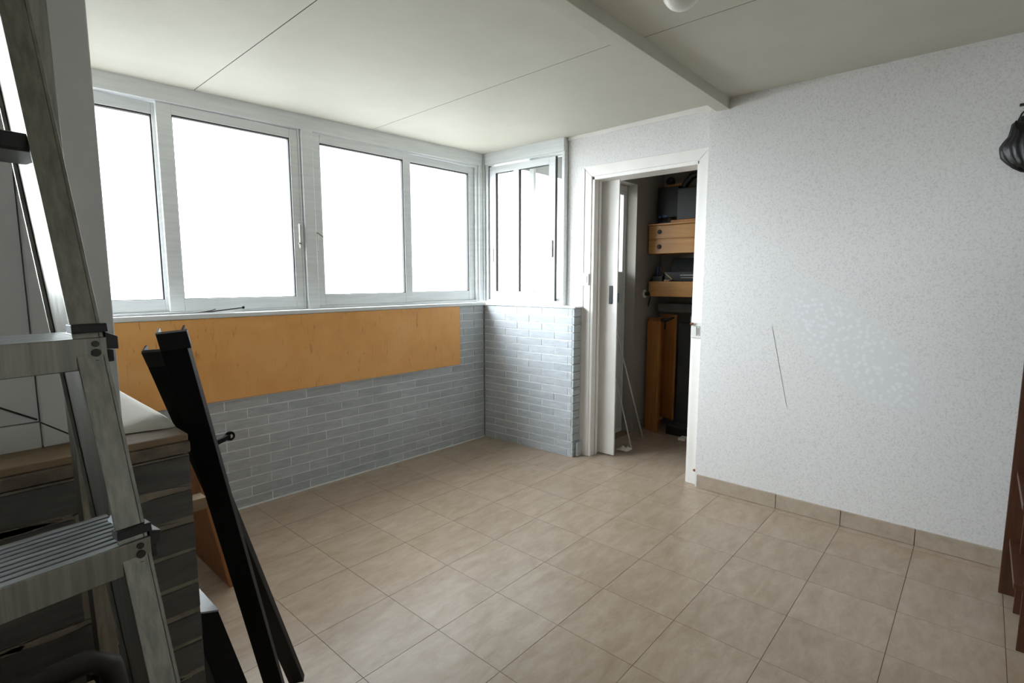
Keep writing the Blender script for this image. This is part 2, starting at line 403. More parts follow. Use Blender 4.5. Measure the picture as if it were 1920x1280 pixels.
# sills
tag(MB().box(-2.92, 0.0, -0.022, 0.17, 1.147, 1.172).build('trim_2', 'white', T=TW, bevel=0.004), 'white painted window sill board above the orange plywood', 'window sill', kind='structure')
tag(MB().box(0.0, 0.91, -0.010, 0.128, 1.147, 1.160).build('trim_3', 'white', T=TR, bevel=0.004), 'white window sill on the short brick parapet', 'window sill', kind='structure')
# headers / lintel boards
def slope_header(T, x0, x1, y0, y1, z0, name, lab):
    P = []
    for zz in (0, 1):
        for x, y in ((x0, y0), (x1, y0), (x1, y1), (x0, y1)):
            wv = T @ Vector((x, y, 0)); P.append(Vector((wv.x, wv.y, z0(x) if zz == 0 else CX(wv.x, wv.y) + 0.01)))
    return tag(MB().hexa(P).build(name, 'white', bevel=0.003), lab, 'lintel', kind='structure')
slope_header(TW, -2.92, 0.085, 0.068, 0.19, lambda x: 2.308 + 0.009 * x, 'trim_4', 'white painted lintel board above the long row of windows')
slope_header(TR, -0.068, 0.744, 0.072, 0.19, lambda x: 2.319, 'trim_5', 'white lintel board above the small sliding window')
tag(MB().box(0.012, 0.088, 0.066, 0.17, 1.172, 2.315).build('trim_6', 'white', T=TW, bevel=0.002), 'white corner post where the two window rows meet', 'post', kind='structure')
MB().tube([TW @ Vector((0.062, 0.060, 1.173)), TW @ Vector((0.062, 0.060, 2.385))], 0.007, 8).build('corner_conduit', 'white', bpy.data.objects['trim_6'], smooth=True)

# windows -----------------------------------------------------------
def sash(T, par, x0, x1, z0, z1, w, y0, y1, gl, name='sash'):
    s = MB().rings(x0, x1, z0, z1, w, y0, y1).build(name, 'white', par, T, bevel=0.003)
    gx0, gx1, gz0, gz1 = x0 + w[0], x1 - w[1], z0 + w[2], z1 - w[3]; ym = (y0 + y1) / 2
    MB().rings(gx0, gx1, gz0, gz1, (0.003, 0.007, 0.003, 0.007), y0 + 0.004, y1 - 0.004).build('seam_and_shade', 'seam_and_shade', s, T)  # dark frame stands in for the rebate shadow, wider at top and right
    MB().box(gx0 + 0.002, gx1 - 0.002, ym + 0.004, ym + 0.008, gz0 + 0.002, gz1 - 0.002).build('pane', gl, s, T)
    return s
w1 = empty('window_1', 'long white framed window row of frosted panes beside the white panel', 'window', kind='structure')
MB().rings(-2.916, -1.524, 1.172, 2.32, (0.05, 0.012, 0.014, 0.03), 0.08, 0.155).build('window_frame', 'white', w1, TW, bevel=0.002)
sash(TW, w1, -2.865, -2.231, 1.186, 2.281, (0.06, 0.077, 0.066, 0.060), 0.105, 0.145, 'frosted')
s = sash(TW, w1, -2.293, -1.537, 1.186, 2.288, (0.072, 0.051, 0.068, 0.055), 0.082, 0.12, 'frosted')
MB().box(-1.557, -1.539, 0.066, 0.084, 1.559, 1.712).build('lock_plate', 'switch', s, TW, bevel=0.003)
MB().box(-1.567, -1.547, 0.058, 0.067, 1.584, 1.594).box(-1.550, -1.546, 0.062, 0.07, 1.564, 1.706).build('latch', 'steel', s, TW)
w2 = empty('window_2', 'white framed pair of frosted panes next to the room corner', 'window', kind='structure')
MB().rings(-1.514, 0.011, 1.172, 2.32, (0.02, 0.022, 0.018, 0.03), 0.08, 0.155).build('window_frame', 'white', w2, TW, bevel=0.002)
s = sash(TW, w2, -1.447, -0.677, 1.191, 2.294, (0.057, 0.065, 0.071, 0.056), 0.082, 0.12, 'frosted')
MB().box(-1.447, -1.430, 0.070, 0.084, 1.544, 1.672).build('lock_plate', 'switch', s, TW, bevel=0.003)
MB().tube([(-1.439, 0.066, 1.662), (-1.437, 0.05, 1.657), (-1.412, 0.042, 1.637)], 0.005, 8).box(-1.449, -1.444, 0.068, 0.082, 1.544, 1.672).build('latch', 'steel', s, TW)
sash(TW, w2, -0.740, -0.010, 1.191, 2.294, (0.053, 0.063, 0.075, 0.057), 0.105, 0.14, 'frosted')
tag(MB().box(-1.518, -1.443, 0.066, 0.16, 1.172, 2.308).build('trim_7', 'white', T=TW, bevel=0.004), 'white mullion post between the two frosted window units', 'post', kind='structure')

w3 = empty('window_3', 'small white sliding window with clear panes above the blue-grey bricks', 'window', kind='structure')
MB().rings(-0.062, 0.744, 1.160, 2.319, (0.036, 0.024, 0.032, 0.008), 0.082, 0.17).build('window_frame', 'white', w3, TR, bevel=0.002)
MB().box(-0.026, -0.016, 0.10, 0.16, 1.193, 2.308).build('track_seal', 'seam_and_shade', w3, TR)
s = MB().rings(-0.016, 0.652, 1.193, 2.299, (0.067, 0.059, 0.069, 0.056), 0.095, 0.125).box(0.241, 0.297, 0.095, 0.125, 1.262, 2.243).build('sash', 'white', w3, TR, bevel=0.002)
for gx0, gx1 in ((0.051, 0.241), (0.297, 0.593)):
    MB().rings(gx0, gx1, 1.262, 2.243, (0.005, 0.002, 0.003, 0.004), 0.099, 0.122).build('seam_and_shade', 'seam_and_shade', s, TR)  # rebate shade at the glass edges, built as a dark frame
    MB().box(gx0, gx1, 0.11, 0.114, 1.262, 2.243).build('pane', 'clear', s, TR)
MB().box(0.652, 0.6555, 0.10, 0.124, 1.193, 2.299).build('edge_seal', 'seam_and_shade', s, TR)
MB().box(0.011, 0.028, 0.089, 0.096, 1.508, 1.625).build('finger_pull', 'steel', s, TR, bevel=0.002)
MB().box(0.620, 0.636, 0.082, 0.096, 1.534, 1.666).box(0.612, 0.624, 0.078, 0.09, 1.59, 1.615).build('latch', 'steel', s, TR, bevel=0.002)
s = MB().rings(0.375, 0.720, 1.193, 2.310, (0.045, 0.004, 0.02, 0.008), 0.136, 0.162).build('outer_sash', 'white', w3, TR, bevel=0.002)
MB().box(0.42, 0.716, 0.148, 0.152, 1.213, 2.302).build('pane', 'clear', s, TR)

# door wall (storeroom door) and right wall -------------------------
WD = 3.50
tag(MB().box(XD, WD, 2.195, 2.428, 0, 2.47).build('wall_door_side', 'plaster'), 'white plaster pier between the small window and the sliding door', 'wall', kind='structure')
tag(MB().box(XD, WD, 1.30, 2.195, 2.115, 2.47).build('wall_door_head', 'plaster'), 'white plaster above the sliding door', 'wall', kind='structure')
rw = tag(MB().box(XR, WD, Y0, 1.335, 0, 2.47).build('wall_right', 'plaster_patch'), 'rough white plaster wall right of the door with a spotted patch', 'wall', kind='structure')
tag(MB().box(XD - 0.014, XD + 0.002, 1.30, 2.428, CX(3.34, 1.9) - 0.028, CX(3.34, 1.9) + 0.01).build('trim_8', 'trim', bevel=0.003), 'thin white cove strip along the ceiling above the door', 'moulding', kind='structure')
cy = [(XR - 0.0006, 0.914, 1.087), (XR - 0.0006, 0.811, 0.624)]
MB().tube(cy, 0.0011, 6).build('hairline_crack', 'crack', rw)
# skirting tiles
bb = tag(MB().box(XR - 0.006, XR + 0.01, Y0, 1.322, 0.0, 0.084).build('baseboard_right', 'tilegrout'), 'beige stone skirting tiles along the white wall', 'baseboard', kind='structure')
ys = [1.322, 0.836, 0.502, 0.172, -0.158, -0.488, -0.818]
for a, b in zip(ys, ys[1:]): MB().box(XR - 0.011, XR + 0.004, b + 0.0015, a - 0.0015, 0.001, 0.089).build('skirting_tile', 'skirt', bb, bevel=0.002)

# door frame
d1 = empty('door_1', 'white door frame with a half open white sliding door', 'door', kind='structure')
def trimring(x0, x1, ya, yb, zt, wv, name):
    m_ = MB(); m_.box(x0, x1, ya - wv, ya, 0, zt + wv); m_.box(x0, x1, yb, yb + wv, 0, zt + wv); m_.box(x0, x1, ya, yb, zt, zt + wv)
    return m_.build(name, 'trim', d1, bevel=0.004)
yL, yR, zT = 2.205, 1.405, 2.108
# architrave: mitred boards
def arch(poly, d, name): return MB().prism(poly, d).build(name, 'trim', d1, bevel=0.004)
xo = XD - 0.018
arch([(xo, yL, 0), (xo, yL + 0.078, 0), (xo, yL + 0.078, zT + 0.078), (xo, yL, zT)], (0.02, 0, 0), 'architrave')
arch([(xo, yR, 0), (xo, yR, zT), (xo, yR - 0.072, zT + 0.072), (xo, yR - 0.072, 0)], (0.02, 0, 0), 'architrave')
arch([(xo, yL, zT), (xo, yL + 0.078, zT + 0.078), (xo, yR - 0.072, zT + 0.072), (xo, yR, zT)], (0.02, 0, 0), 'architrave')
MB().box(XD - 0.024, XD - 0.016, yL + 0.058, yL + 0.08, 0, zT + 0.06).build('moulding', 'trim', d1, bevel=0.003)
MB().box(XD - 0.01, WD + 0.01, yR - 0.02, yR + 0.014, 0, zT).build('jamb', 'trim', d1, bevel=0.003)
MB().box(XD - 0.01, XD + 0.045, yL - 0.022, yL + 0.02, 0, zT).build('jamb', 'trim', d1, bevel=0.003)
MB().box(XD + 0.05, XD + 0.075, yL - 0.028, yL + 0.02, 0, zT - 0.005).build('door_stop', 'trim', d1, bevel=0.003)
MB().box(XD - 0.01, WD + 0.01, yR, yL, zT - 0.024, zT + 0.02).build('head_jamb', 'trim', d1, bevel=0.003)
lf = MB().box(3.462, 3.478, 2.046, 2.42, 0.008, 2.095).build('door_leaf', 'trim', d1, bevel=0.003)
MB().box(3.456, 3.464, 2.083, 2.114, 1.178, 1.315).build('recessed_pull', 'blackmetal', lf, bevel=0.004, label='black recessed door pull')
MB().box(3.465, 3.476, 2.040, 2.048, 1.19, 1.26).build('edge_lock', 'blackmetal', lf, label='black lock in the door edge')
sp_ = MB().box(XD - 0.030, XD - 0.016, 1.335, 1.412, 0.985, 1.085).build('strike_plate', 'switch', d1, bevel=0.003)
MB().rings(1.350, 1.376, 1.0, 1.062, (0.003, 0.003, 0.003, 0.003), -0.001, 0.003).box(1.3575, 1.3685, -0.001, 0.002, 1.008, 1.052).build('keeper', 'steel', sp_, T=Matrix(((0, 1, 0, XD - 0.031), (1, 0, 0, 0), (0, 0, 1, 0), (0, 0, 0, 1))))
MB().tube([(XD - 0.03, 1.412, 1.078), (XD - 0.045, 1.404, 1.07), (XD - 0.04, 1.392, 1.083)], 0.006, 8).build('rusty_hook', 'rust', sp_)
MB().lathe([(0.009, 0), (0.009, 0.006), (0.004, 0.008)], (XD - 0.026, 1.352, 0.10), 'x', 10).build('floor_pin_hole', 'rust', d1)

# ------------------------------------------------------------------ storeroom shell
SY, BX = 2.27, 4.62
sw = empty('wall_store_side', 'grey side wall of the storeroom with the glazed outer door', 'wall', kind='structure')
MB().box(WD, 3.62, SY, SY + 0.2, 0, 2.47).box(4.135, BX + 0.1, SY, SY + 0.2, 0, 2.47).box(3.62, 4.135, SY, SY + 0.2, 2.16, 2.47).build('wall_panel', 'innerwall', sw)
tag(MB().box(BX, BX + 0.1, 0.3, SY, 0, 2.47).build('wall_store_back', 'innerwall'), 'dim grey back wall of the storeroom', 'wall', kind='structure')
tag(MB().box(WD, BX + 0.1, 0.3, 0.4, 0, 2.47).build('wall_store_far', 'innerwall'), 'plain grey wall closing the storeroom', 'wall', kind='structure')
d2 = empty('door_2', 'grey storeroom outer door with a tall bright upper pane', 'door', kind='structure')
MB().rings(3.62, 4.135, 0.0, 2.16, (0.05, 0.018, 0.03, 0.05), 2.365, 2.42).build('door_frame', 'panel', d2, bevel=0.003)
MB().rings(3.67, 4.117, 1.31, 2.11, (0.05, 0.03, 0.12, 0.03), 2.37, 2.41).build('glazing_frame', 'panel', d2, bevel=0.003)
MB().box(3.72, 4.087, 2.388, 2.392, 1.43, 2.08).build('pane', 'frosted', d2)
MB().box(3.67, 4.117, 2.375, 2.41, 0.03, 1.31).build('lower_panel', 'panel', d2, bevel=0.003)
MB().box(3.67, 4.117, 2.355, 2.38, 1.29, 1.31).build('ledge', 'panel', d2, bevel=0.003)
portal(TI, 3.72, 4.087, 1.43, 2.08, 2.44, 'sky_portal')
MB().box(4.14, BX, SY - 0.012, SY, 0, 0.08).build('skirting', 'innerwall', sw)

# ------------------------------------------------------------------ room behind the camera and the left corner
tag(MB().box(X0 - 0.1, X0, Y0, 1.3, 0, 2.47).build('wall_west', 'dimwall'), 'grey plaster wall at the dim end of the room', 'wall', kind='structure')
tag(MB().box(X0 - 0.1, WD, Y0 - 0.1, Y0, 0, 2.47).build('wall_south', 'plaster'), 'white plaster wall facing the windows', 'wall', kind='structure')

HX, HY, HZ = 0.3145, 1.108, 1.07
hw = tag(MB().box(X0, HX, HY + 0.004, 1.62, 0, 1.03).box(0.0, HX, 1.62, 3.24, 0, 1.03).build('wall_return', 'mortar'), 'dark stone block half wall beside the ladder with mortar joints', 'wall', kind='structure')
zc = [1.034, 0.966, 0.902, 0.838, 0.775, 0.714, 0.652, 0.588, 0.527, 0.465, 0.403, 0.341, 0.279, 0.217, 0.155, 0.093, 0.031, 0.0]
cache = {}
for r, (za, zb) in enumerate(zip(zc, zc[1:])):
    x = HX; first = True
    while x > -0.95:
        ln = (0.30 if r % 2 == 0 else 0.17) if first else 0.26
        first = False; x0_ = x - ln; g = random.uniform(0.0035, 0.0065)
        jx = [random.uniform(-0.002, 0.002) for _ in range(8)]
        P = [(x0_ + g, HY + jx[0], zb + g + jx[4]), (x - (0 if x == HX else g), HY + jx[1] * .5, zb + g + jx[5]), (x - (0 if x == HX else g), HY + 0.10, zb + g), (x0_ + g, HY + 0.10, zb + g),
             (x0_ + g, HY + jx[2], za - g + jx[6]), (x - (0 if x == HX else g), HY + jx[3] * .5, za - g + jx[7]), (x - (0 if x == HX else g), HY + 0.10, za - g), (x0_ + g, HY + 0.10, za - g)]
        MB().hexa(P).build('stone_block', 'darkbrick', hw, bevel=0.002)
        x = x0_
# smeared mortar along the joints
for _ in range(26):
    zz = random.choice(zc[1:10]); xx = random.uniform(-0.1, HX - 0.05); wv = random.uniform(0.03, 0.09)
    n = 8; P = []
    for k in range(n): t = 2 * math.pi * k / n; P.append((xx + wv * math.cos(t) * random.uniform(.7, 1.1), HY - 0.001, zz + 0.006 * math.sin(t) * random.uniform(.5, 1.5)))
    MB().prism(P, (0, 0.004, 0)).build('mortar_smear', 'mortar', hw)
MB().box(X0, HX + 0.002, HY - 0.004, 1.62, 1.034, 1.056).build('coping_stone', 'coping', hw, bevel=0.003)
MB().box(X0, HX, HY, 1.205, 1.0565, HZ).build('ledge_board', 'capwood', hw, bevel=0.002)
MB().box(X0, HX, 1.209, 1.62, 1.0565, HZ - 0.001).build('ledge_board', 'capwood', hw, bevel=0.002)
tag(MB().box(0.0, HX - 0.012, 1.62, 3.24, 1.03, 2.47).build('wall_pier', 'plaster'), 'white plaster pier closing the window row', 'wall', kind='structure')
tag(MB().box(-0.0, 0.03, 1.255, 1.64, 1.072, 2.47).build('wall_reveal', 'plaster'), 'white plaster reveal behind the white panel', 'wall', kind='structure')

# white framed panel, with an unseen window added beside it to light the ladder
pw = empty('panel_and_added_window', 'tall white framed panel standing on the dark stone half wall, with an added unseen window to its left', 'window', kind='structure')
py0 = 1.198
MB().box(0.118, 0.233, py0, py0 + 0.055, HZ, 2.46).build('stile', 'panel', pw, bevel=0.003)
MB().prism([(0.117, py0 + 0.004, HZ + 0.045), (0.117, py0 + 0.004, HZ), (0.075, py0 + 0.004, HZ), (-0.0, py0 + 0.004, HZ), (-0.0, py0 + 0.004, HZ + 0.045)], (0, 0.05, 0)).build('bottom_rail', 'panel', pw, bevel=0.001)
MB().hexa([(-0.0, py0 + 0.006, HZ + 0.047), (0.1165, py0 + 0.006, HZ + 0.047), (0.1165, py0 + 0.05, HZ + 0.047), (-0.0, py0 + 0.05, HZ + 0.047),
           (-0.0, py0 + 0.006, 2.46), (0.1165, py0 + 0.006, 2.46), (0.1165, py0 + 0.05, 2.46), (-0.0, py0 + 0.05, 2.46)]).build('infill_panel', 'panel', pw)
MB().bar((0.114, py0 + 0.005, HZ + 0.050), (0.0, py0 + 0.005, HZ + 0.125), (0.0008, 0, 0.0012), (0, 0.0012, 0)).build('panel_seam', 'seam_and_shade', pw)
MB().bar((0.118, py0 + 0.001, HZ + 0.045), (0.160, py0 - 0.0005, HZ + 0.012), (0.0006, 0, 0.001), (0, 0.001, 0)).build('mitre_seam', 'seam_and_shade', pw)
MB().rings(X0, -0.001, HZ, 2.46, (0.9, 0.03, 0.28, 0.24), py0, py0 + 0.055).build('window_frame', 'panel', pw, bevel=0.003)  # added off-view window, its opening sized for the reflection on the ladder rail
MB().box(X0 + 0.9, -0.031, py0 + 0.03, py0 + 0.034, HZ + 0.28, 2.22).build('pane', 'frosted', pw)
portal(TI, X0 + 0.9, -0.04, HZ + 0.28, 2.22, py0 + 0.1, 'sky_portal')

# ================================================================== THINGS
# orange plywood under the sill
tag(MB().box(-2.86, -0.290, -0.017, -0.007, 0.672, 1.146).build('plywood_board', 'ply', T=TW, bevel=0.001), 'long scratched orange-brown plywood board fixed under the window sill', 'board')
MB().box(-2.86, -0.292, -0.009, -0.0045, 0.670, 0.674).build('shadow_strip', 'seam_and_shade', bpy.data.objects['plywood_board'], T=TW)  # dark strip put in as the shadow line under the board
# rods on the sill
st = empty('window_stay_rod', 'thin black rod with a bent hooked end lying on the window sill', 'rod')
P = [TW @ Vector(p) for p in ((-2.62, -0.010, 1.180), (-2.25, -0.014, 1.180), (-2.15, -0.008, 1.181), (-2.10, -0.014, 1.186), (-1.97, -0.018, 1.199), (-1.955, -0.018, 1.200))]
MB().tube(P, 0.0035, 8).build('rod', 'blackmetal', st, smooth=True)
MB().lathe([(0.003, -0.006), (0.008, -0.004), (0.008, 0.004), (0.003, 0.006)], TW @ Vector((-1.953, -0.018, 1.201)), 'y', 10).build('rod_knob', 'blackmetal', st)
MB().tube([TW @ Vector(p) for p in ((-2.19, -0.016, 1.181), (-2.12, -0.02, 1.190), (-2.10, -0.02, 1.197))], 0.0025, 6).build('hook', 'blackmetal', st)
tag(MB().box(-2.70, -2.00, -0.020, 0.004, 1.1765, 1.1815).build('sill_strip', 'white', T=TW), 'thin white strip lying loose along the sill edge under the rod', 'strip')

# white sheet on the half wall
rows = []
for i in range(15):
    t = i / 14; row = []
    for j in range(13):
        q = j / 12
        xx = 0.311 - q * 0.125; yy = 1.168 + t * 0.44 + 0.03 * q * (1 - t)
        lift = min(1.0, t / 0.10)
        z = HZ + 0.0015 + 0.016 * math.sin(lift * math.pi / 2) * (0.55 + 0.45 * math.cos(q * 2.2)) + 0.0025 * math.sin(6 * q + 7 * t) * lift
        if j == 0: z = HZ + 0.0015 + 0.010 * lift
        row.append((xx, yy, z))
    rows.append(row)
sh = MB().grid(rows).build('paper_sheet', 'paper', smooth=True)
sm = sh.modifiers.new('thick', 'SOLIDIFY'); sm.thickness = 0.0012; sm.offset = 1
tag(sh, 'white folded sheet lying on the half wall behind the white panel', 'sheet')

# black profiles leaning on the half wall
FS = 1
def profile(name, a, b, wdir, wid, th, label, cap=True, grp=None):
    """open C-profile from a (floor) to b (top)"""
    a, b = Vector(a), Vector(b); d = (b - a).normalized(); wd_ = Vector(wdir); wd_ = (wd_ - d * d.dot(wd_)).normalized(); nd = d.cross(wd_)
    if nd.dot(Vector((0, -1, 0))) < 0: nd = -nd         # nd towards the camera
    o = empty(name, label, 'profile', group=grp)
    MB().bar(a, b, wd_ * wid / 2, nd * 0.002).build('face', 'black', o, bevel=0.001)
    for sg in (-1, 1):
        o2 = -wd_ * sg * (wid / 2 - 0.0015) - nd * (th / 2)
        MB().bar(a + o2, b + o2, wd_ * 0.0015, nd * th / 2).build('flange', 'greyinside' if sg == FS else 'black', o)
    if cap:
        c0 = b - d * 0.035; q = wd_ * 0.004
        MB().bar(c0 + q - nd * 0.001, b + q, wd_ * (wid / 2 + 0.003), nd * 0.005).build('end_cap', 'blackmetal', o, bevel=0.001)
    return o, d, wd_, nd
CamO = Vector((0, 0, H))
def ray(px_, py_):
    v = Vector((px_ - 960, -(py_ - 640), -F)); return Vector((RX.dot(v), RY.dot(v), RZ.dot(v)))
def at_y(px_, py_, y): r = ray(px_, py_); return CamO + r * (y / r.y)
def at_x(px_, py_, x): r = ray(px_, py_); return CamO + r * (x / r.x)
def at_z(px_, py_, z): r = ray(px_, py_); return CamO + r * ((z - H) / r.z)
B2 = at_z(556, 1279, 0.006); T2 = at_y(290, 657, 1.165)
p2, d2v, w2v, n2v = profile('black_profile', B2, T2, (1, -0.75, 0), 0.046, 0.020, 'black open profile leaning behind the longer one, with a swivel arm', grp=None)
arm0 = B2 + (T2 - B2) * 0.795
arm1 = at_y(431, 817, arm0.y + 0.10)
MB().bar(arm0 - n2v * 0.015, arm1, Vector((0, 0, 0.0055)), Vector((0.003, -0.003, 0))).build('swivel_arm', 'matteblack', p2)
MB().lathe([(0.011, -0.004), (0.012, 0), (0.011, 0.004)], arm1, 'y', 18).build('arm_eye', 'matteblack', p2)
MB().lathe([(0.0045, -0.0065), (0.0055, -0.0045), (0.0055, 0.0)], arm1, 'y', 12).build('screw', 'screw', p2)
B1 = at_z(547, 1400, 0.004); T1 = at_y(317, 622, 1.085)
profile('black_profile', B1, T1, (1, -0.5, 0), 0.043, 0.024, 'longest black open profile leaning on the stone half wall in front of the shorter one')
# short black box section at the foot of the half wall
def P3(a, b, y0, y1): return [(a[0], y0, a[1]), (b[0], y0, b[1])]
bs = empty('black_box_section', 'short thick black box section standing against the half wall foot', 'profile')
MB().hexa([(0.455, 1.19, 0.004), (0.530, 1.19, 0.004), (0.530, 1.31, 0.004), (0.455, 1.31, 0.004), (0.318, 1.19, 0.66), (0.371, 1.19, 0.643), (0.371, 1.31, 0.643), (0.318, 1.31, 0.66)]).build('tube_wall', 'black', bs, bevel=0.001)
MB().hexa([(0.318, 1.19, 0.6605), (0.371, 1.19, 0.6435), (0.371, 1.31, 0.6435), (0.318, 1.31, 0.6605), (0.3185, 1.19, 0.664), (0.3715, 1.19, 0.647), (0.3715, 1.31, 0.647), (0.3185, 1.31, 0.664)]).build('end_plate', 'greyinside', bs)
# orange board with a batten
ob = empty('leaning_board', 'orange-brown wooden board leaning in the gap behind the half wall', 'board')
MB().hexa([(0.800, 2.40, 0), (0.820, 2.40, 0), (0.820, 2.95, 0), (0.800, 2.95, 0), (0.680, 2.40, 0.66), (0.700, 2.40, 0.66), (0.700, 2.95, 0.66), (0.680, 2.95, 0.66)]).build('board', 'orangewood', ob, bevel=0.002)
MB().box(HX + 0.001, 0.712, 2.33, 2.40, 0.42, 0.47).build('batten', 'capwood', ob, bevel=0.002)

# ------------------------------------------------------------------ stepladder
FL = Vector((0.1276, 0.7018, 1.0644)); yaw = math.radians(7.35)
le = Vector((math.cos(yaw), math.sin(yaw), 0)); ln_ = Vector((-math.sin(yaw), math.cos(yaw), 0)); lz = Vector((0, 0, 1))
upR = lz + ln_ * math.tan(math.radians(13.3)) - le * math.tan(math.radians(2.0))
upL = lz + ln_ * math.tan(math.radians(13.3)) + le * math.tan(math.radians(2.0))
LW = 0.40
ld = empty('step_ladder', 'brushed aluminium stepladder with ribbed treads beside the white panel', 'ladder')
def railpt(side, z, a=0.0, b=0.0):
    k = (z - FL.z)
    base = FL if side > 0 else FL - le * LW
    return base + (upR if side > 0 else upL) * k + le * a + ln_ * b
ztop = 2.0
for side in (1, -1):
    s_ = side
    def seg(a0, a1, b0, b1, name, mat='alu', z0=0.02, z1=ztop):
        P = []
        for z in (z0, z1):
            for a, b in ((a0, b0), (a1, b0), (a1, b1), (a0, b1)): P.append(railpt(side, z, a * s_, b))
        return P
    r = MB(); r.hexa(seg(0.020, 0.024, 0, 0.158, '')); r.hexa(seg(-0.005, 0.020, 0, 0.003, '')); r.hexa(seg(0.015, 0.020, 0.155, 0.158, ''))
    ro = r.build('front_rail', 'alu', ld, bevel=0.0008)
    MB().hexa(seg(0.0185, 0.0199, 0.080, 0.084, '', z0=0.06)).build('web_groove', 'alu_dark', ro)
    f_ = MB(); P = []
    for z in (0.0, 0.06):
        for a, b in ((-0.008, -0.004), (0.028, -0.004), (0.028, 0.162), (-0.008, 0.162)): P.append(railpt(side, z, a * s_, b))
    f_.hexa(P).build('rubber_foot', 'blackmetal', ro, bevel=0.003)
# treads
for k in range(-4, 5):
    z = FL.z + 0.23 * k
    if z > ztop - 0.02 or z < 0.1: continue
    A = railpt(-1, z, 0.0); B = railpt(1, z, 0.0)
    def tp(a, b, c, Aend=None):   # a: fraction along (0 left..1 right) plus extension in metres via tuple
        fr, ext = a
        return A + (B - A) * fr + le * ext + ln_ * b + lz * c
    def tbox(m_, eL, eR, b0, b1, c0, c1):
        m_.hexa([tp((0, eL), b0, c0), tp((1, eR), b0, c0), tp((1, eR), b1, c0), tp((0, eL), b1, c0), tp((0, eL), b0, c1), tp((1, eR), b0, c1), tp((1, eR), b1, c1), tp((0, eL), b1, c1)])
    if k == 2:
        m_ = MB(); tbox(m_, 0.006, 0.0185, 0.004, 0.10, -0.022, -0.002); m_.build('tool_tray', 'blackmetal', ld, bevel=0.003, label='black plastic tray bar')
        continue
    m_ = MB(); tbox(m_, -0.018, 0.0185, 0.004, 0.108, -0.0065, -0.0035); t_ = m_.build('tread', 'alu_dark', ld)
    m_ = MB(); n = 9; pitch = 0.108 / n
    for i in range(n): tbox(m_, -0.018, 0.0185 if i > 0 else 0.024, i * pitch + 0.0012 if i else -0.002, (i + 1) * pitch - 0.0028, -0.006, 0.0)
    m_.build('tread_ribs', 'alutread', t_, bevel=0.0006)['kind'] = 'stuff'
    m_ = MB(); tbox(m_, -0.024, 0.025, -0.0045, -0.0015, -0.036, 0.0); m_.build('tread_apron', 'alu', t_, bevel=0.001)
    m_ = MB(); tbox(m_, -0.018, 0.0185, 0.105, 0.108, -0.03, 0.0); m_.build('tread_back_lip', 'alu', t_)
    m_ = MB(); m_.hexa([tp((1, 0.012), 0.004, 0.0), tp((1, 0.0195), 0.004, 0.0), tp((1, 0.0195), 0.084, 0.0), tp((1, 0.012), 0.084, 0.0), tp((1, 0.016), 0.004, 0.006), tp((1, 0.0195), 0.004, 0.006), tp((1, 0.0195), 0.084, 0.006), tp((1, 0.016), 0.084, 0.006)])
    m_.build('tread_bracket', 'alutread', t_)
    for c_, rr in ((-0.007, 0.0036), (-0.017, 0.0046), (-0.029, 0.0036)):
        ctr = tp((1, 0.014), -0.005, c_)
        MB().tube([ctr - ln_ * 0.0012, ctr + ln_ * 0.002], rr, 12).build('rivet', 'darkrivet', t_)
    m_ = MB(); m_.hexa([tp((1, -0.0065), -0.0045, 0.006), tp((1, 0.0275), -0.0045, 0.006), tp((1, 0.0275), 0.012, 0.006), tp((1, -0.0065), 0.012, 0.006), tp((1, -0.0065), -0.0035, 0.016), tp((1, 0.0270), -0.0035, 0.016), tp((1, 0.0270), 0.013, 0.016), tp((1, -0.0065), 0.013, 0.016)])
    m_.build('rail_clip', 'blackmetal', t_, bevel=0.001)
    m_ = MB(); m_.hexa([tp((1, 0.0255), 0.0, -0.014), tp((1, 0.040), 0.006, -0.016), tp((1, 0.040), 0.03, -0.016), tp((1, 0.0255), 0.03, -0.014), tp((1, 0.0255), 0.0, 0.006), tp((1, 0.040), 0.006, -0.001), tp((1, 0.040), 0.03, -0.001), tp((1, 0.0255), 0.03, 0.006)])
    m_.hexa([tp((1, 0.0255), 0.002, -0.030), tp((1, 0.034), 0.004, -0.030), tp((1, 0.034), 0.02, -0.030), tp((1, 0.0255), 0.02, -0.030), tp((1, 0.0255), 0.002, -0.0145), tp((1, 0.034), 0.004, -0.0165), tp((1, 0.034), 0.02, -0.0165), tp((1, 0.0255), 0.02, -0.0145)])
    m_.build('spreader_clip', 'blackmetal', t_, bevel=0.001)
# rear legs
for side in (1, -1):
    off = Vector((0, 0, 0)) if side > 0 else -le * LW
    top = Vector((0.112, 0.955, 1.98)) + off; bot = Vector((0.168, 1.065, 0.0)) + (off if side > 0 else off - le * 0.06)
    if side > 0: top = at_y(58, 0, 0.955) + (at_y(58, 0, 0.955) - at_y(196, 1180, 1.04)) * 0.27
    if side > 0: bot = at_y(196, 1180, 1.04) + (at_y(196, 1180, 1.04) - at_y(58, 0, 0.955)) * (at_y(196, 1180, 1.04).z / (at_y(58, 0, 0.955).z - at_y(196, 1180, 1.04).z))
    MB().bar(bot, top, le * 0.013, ln_ * 0.011).build('rear_leg', 'alu', ld, bevel=0.001)
A = railpt(-1, ztop - 0.01); B = railpt(1, ztop - 0.01)
MB().hexa([A - le * 0.03 - ln_ * 0.01, B + le * 0.03 - ln_ * 0.01, B + le * 0.03 + ln_ * 0.14, A - le * 0.03 + ln_ * 0.14] + [q + lz * 0.03 for q in (A - le * 0.03 - ln_ * 0.01, B + le * 0.03 - ln_ * 0.01, B + le * 0.03 + ln_ * 0.14, A - le * 0.03 + ln_ * 0.14)]).build('top_cap', 'blackmetal', ld, bevel=0.004)

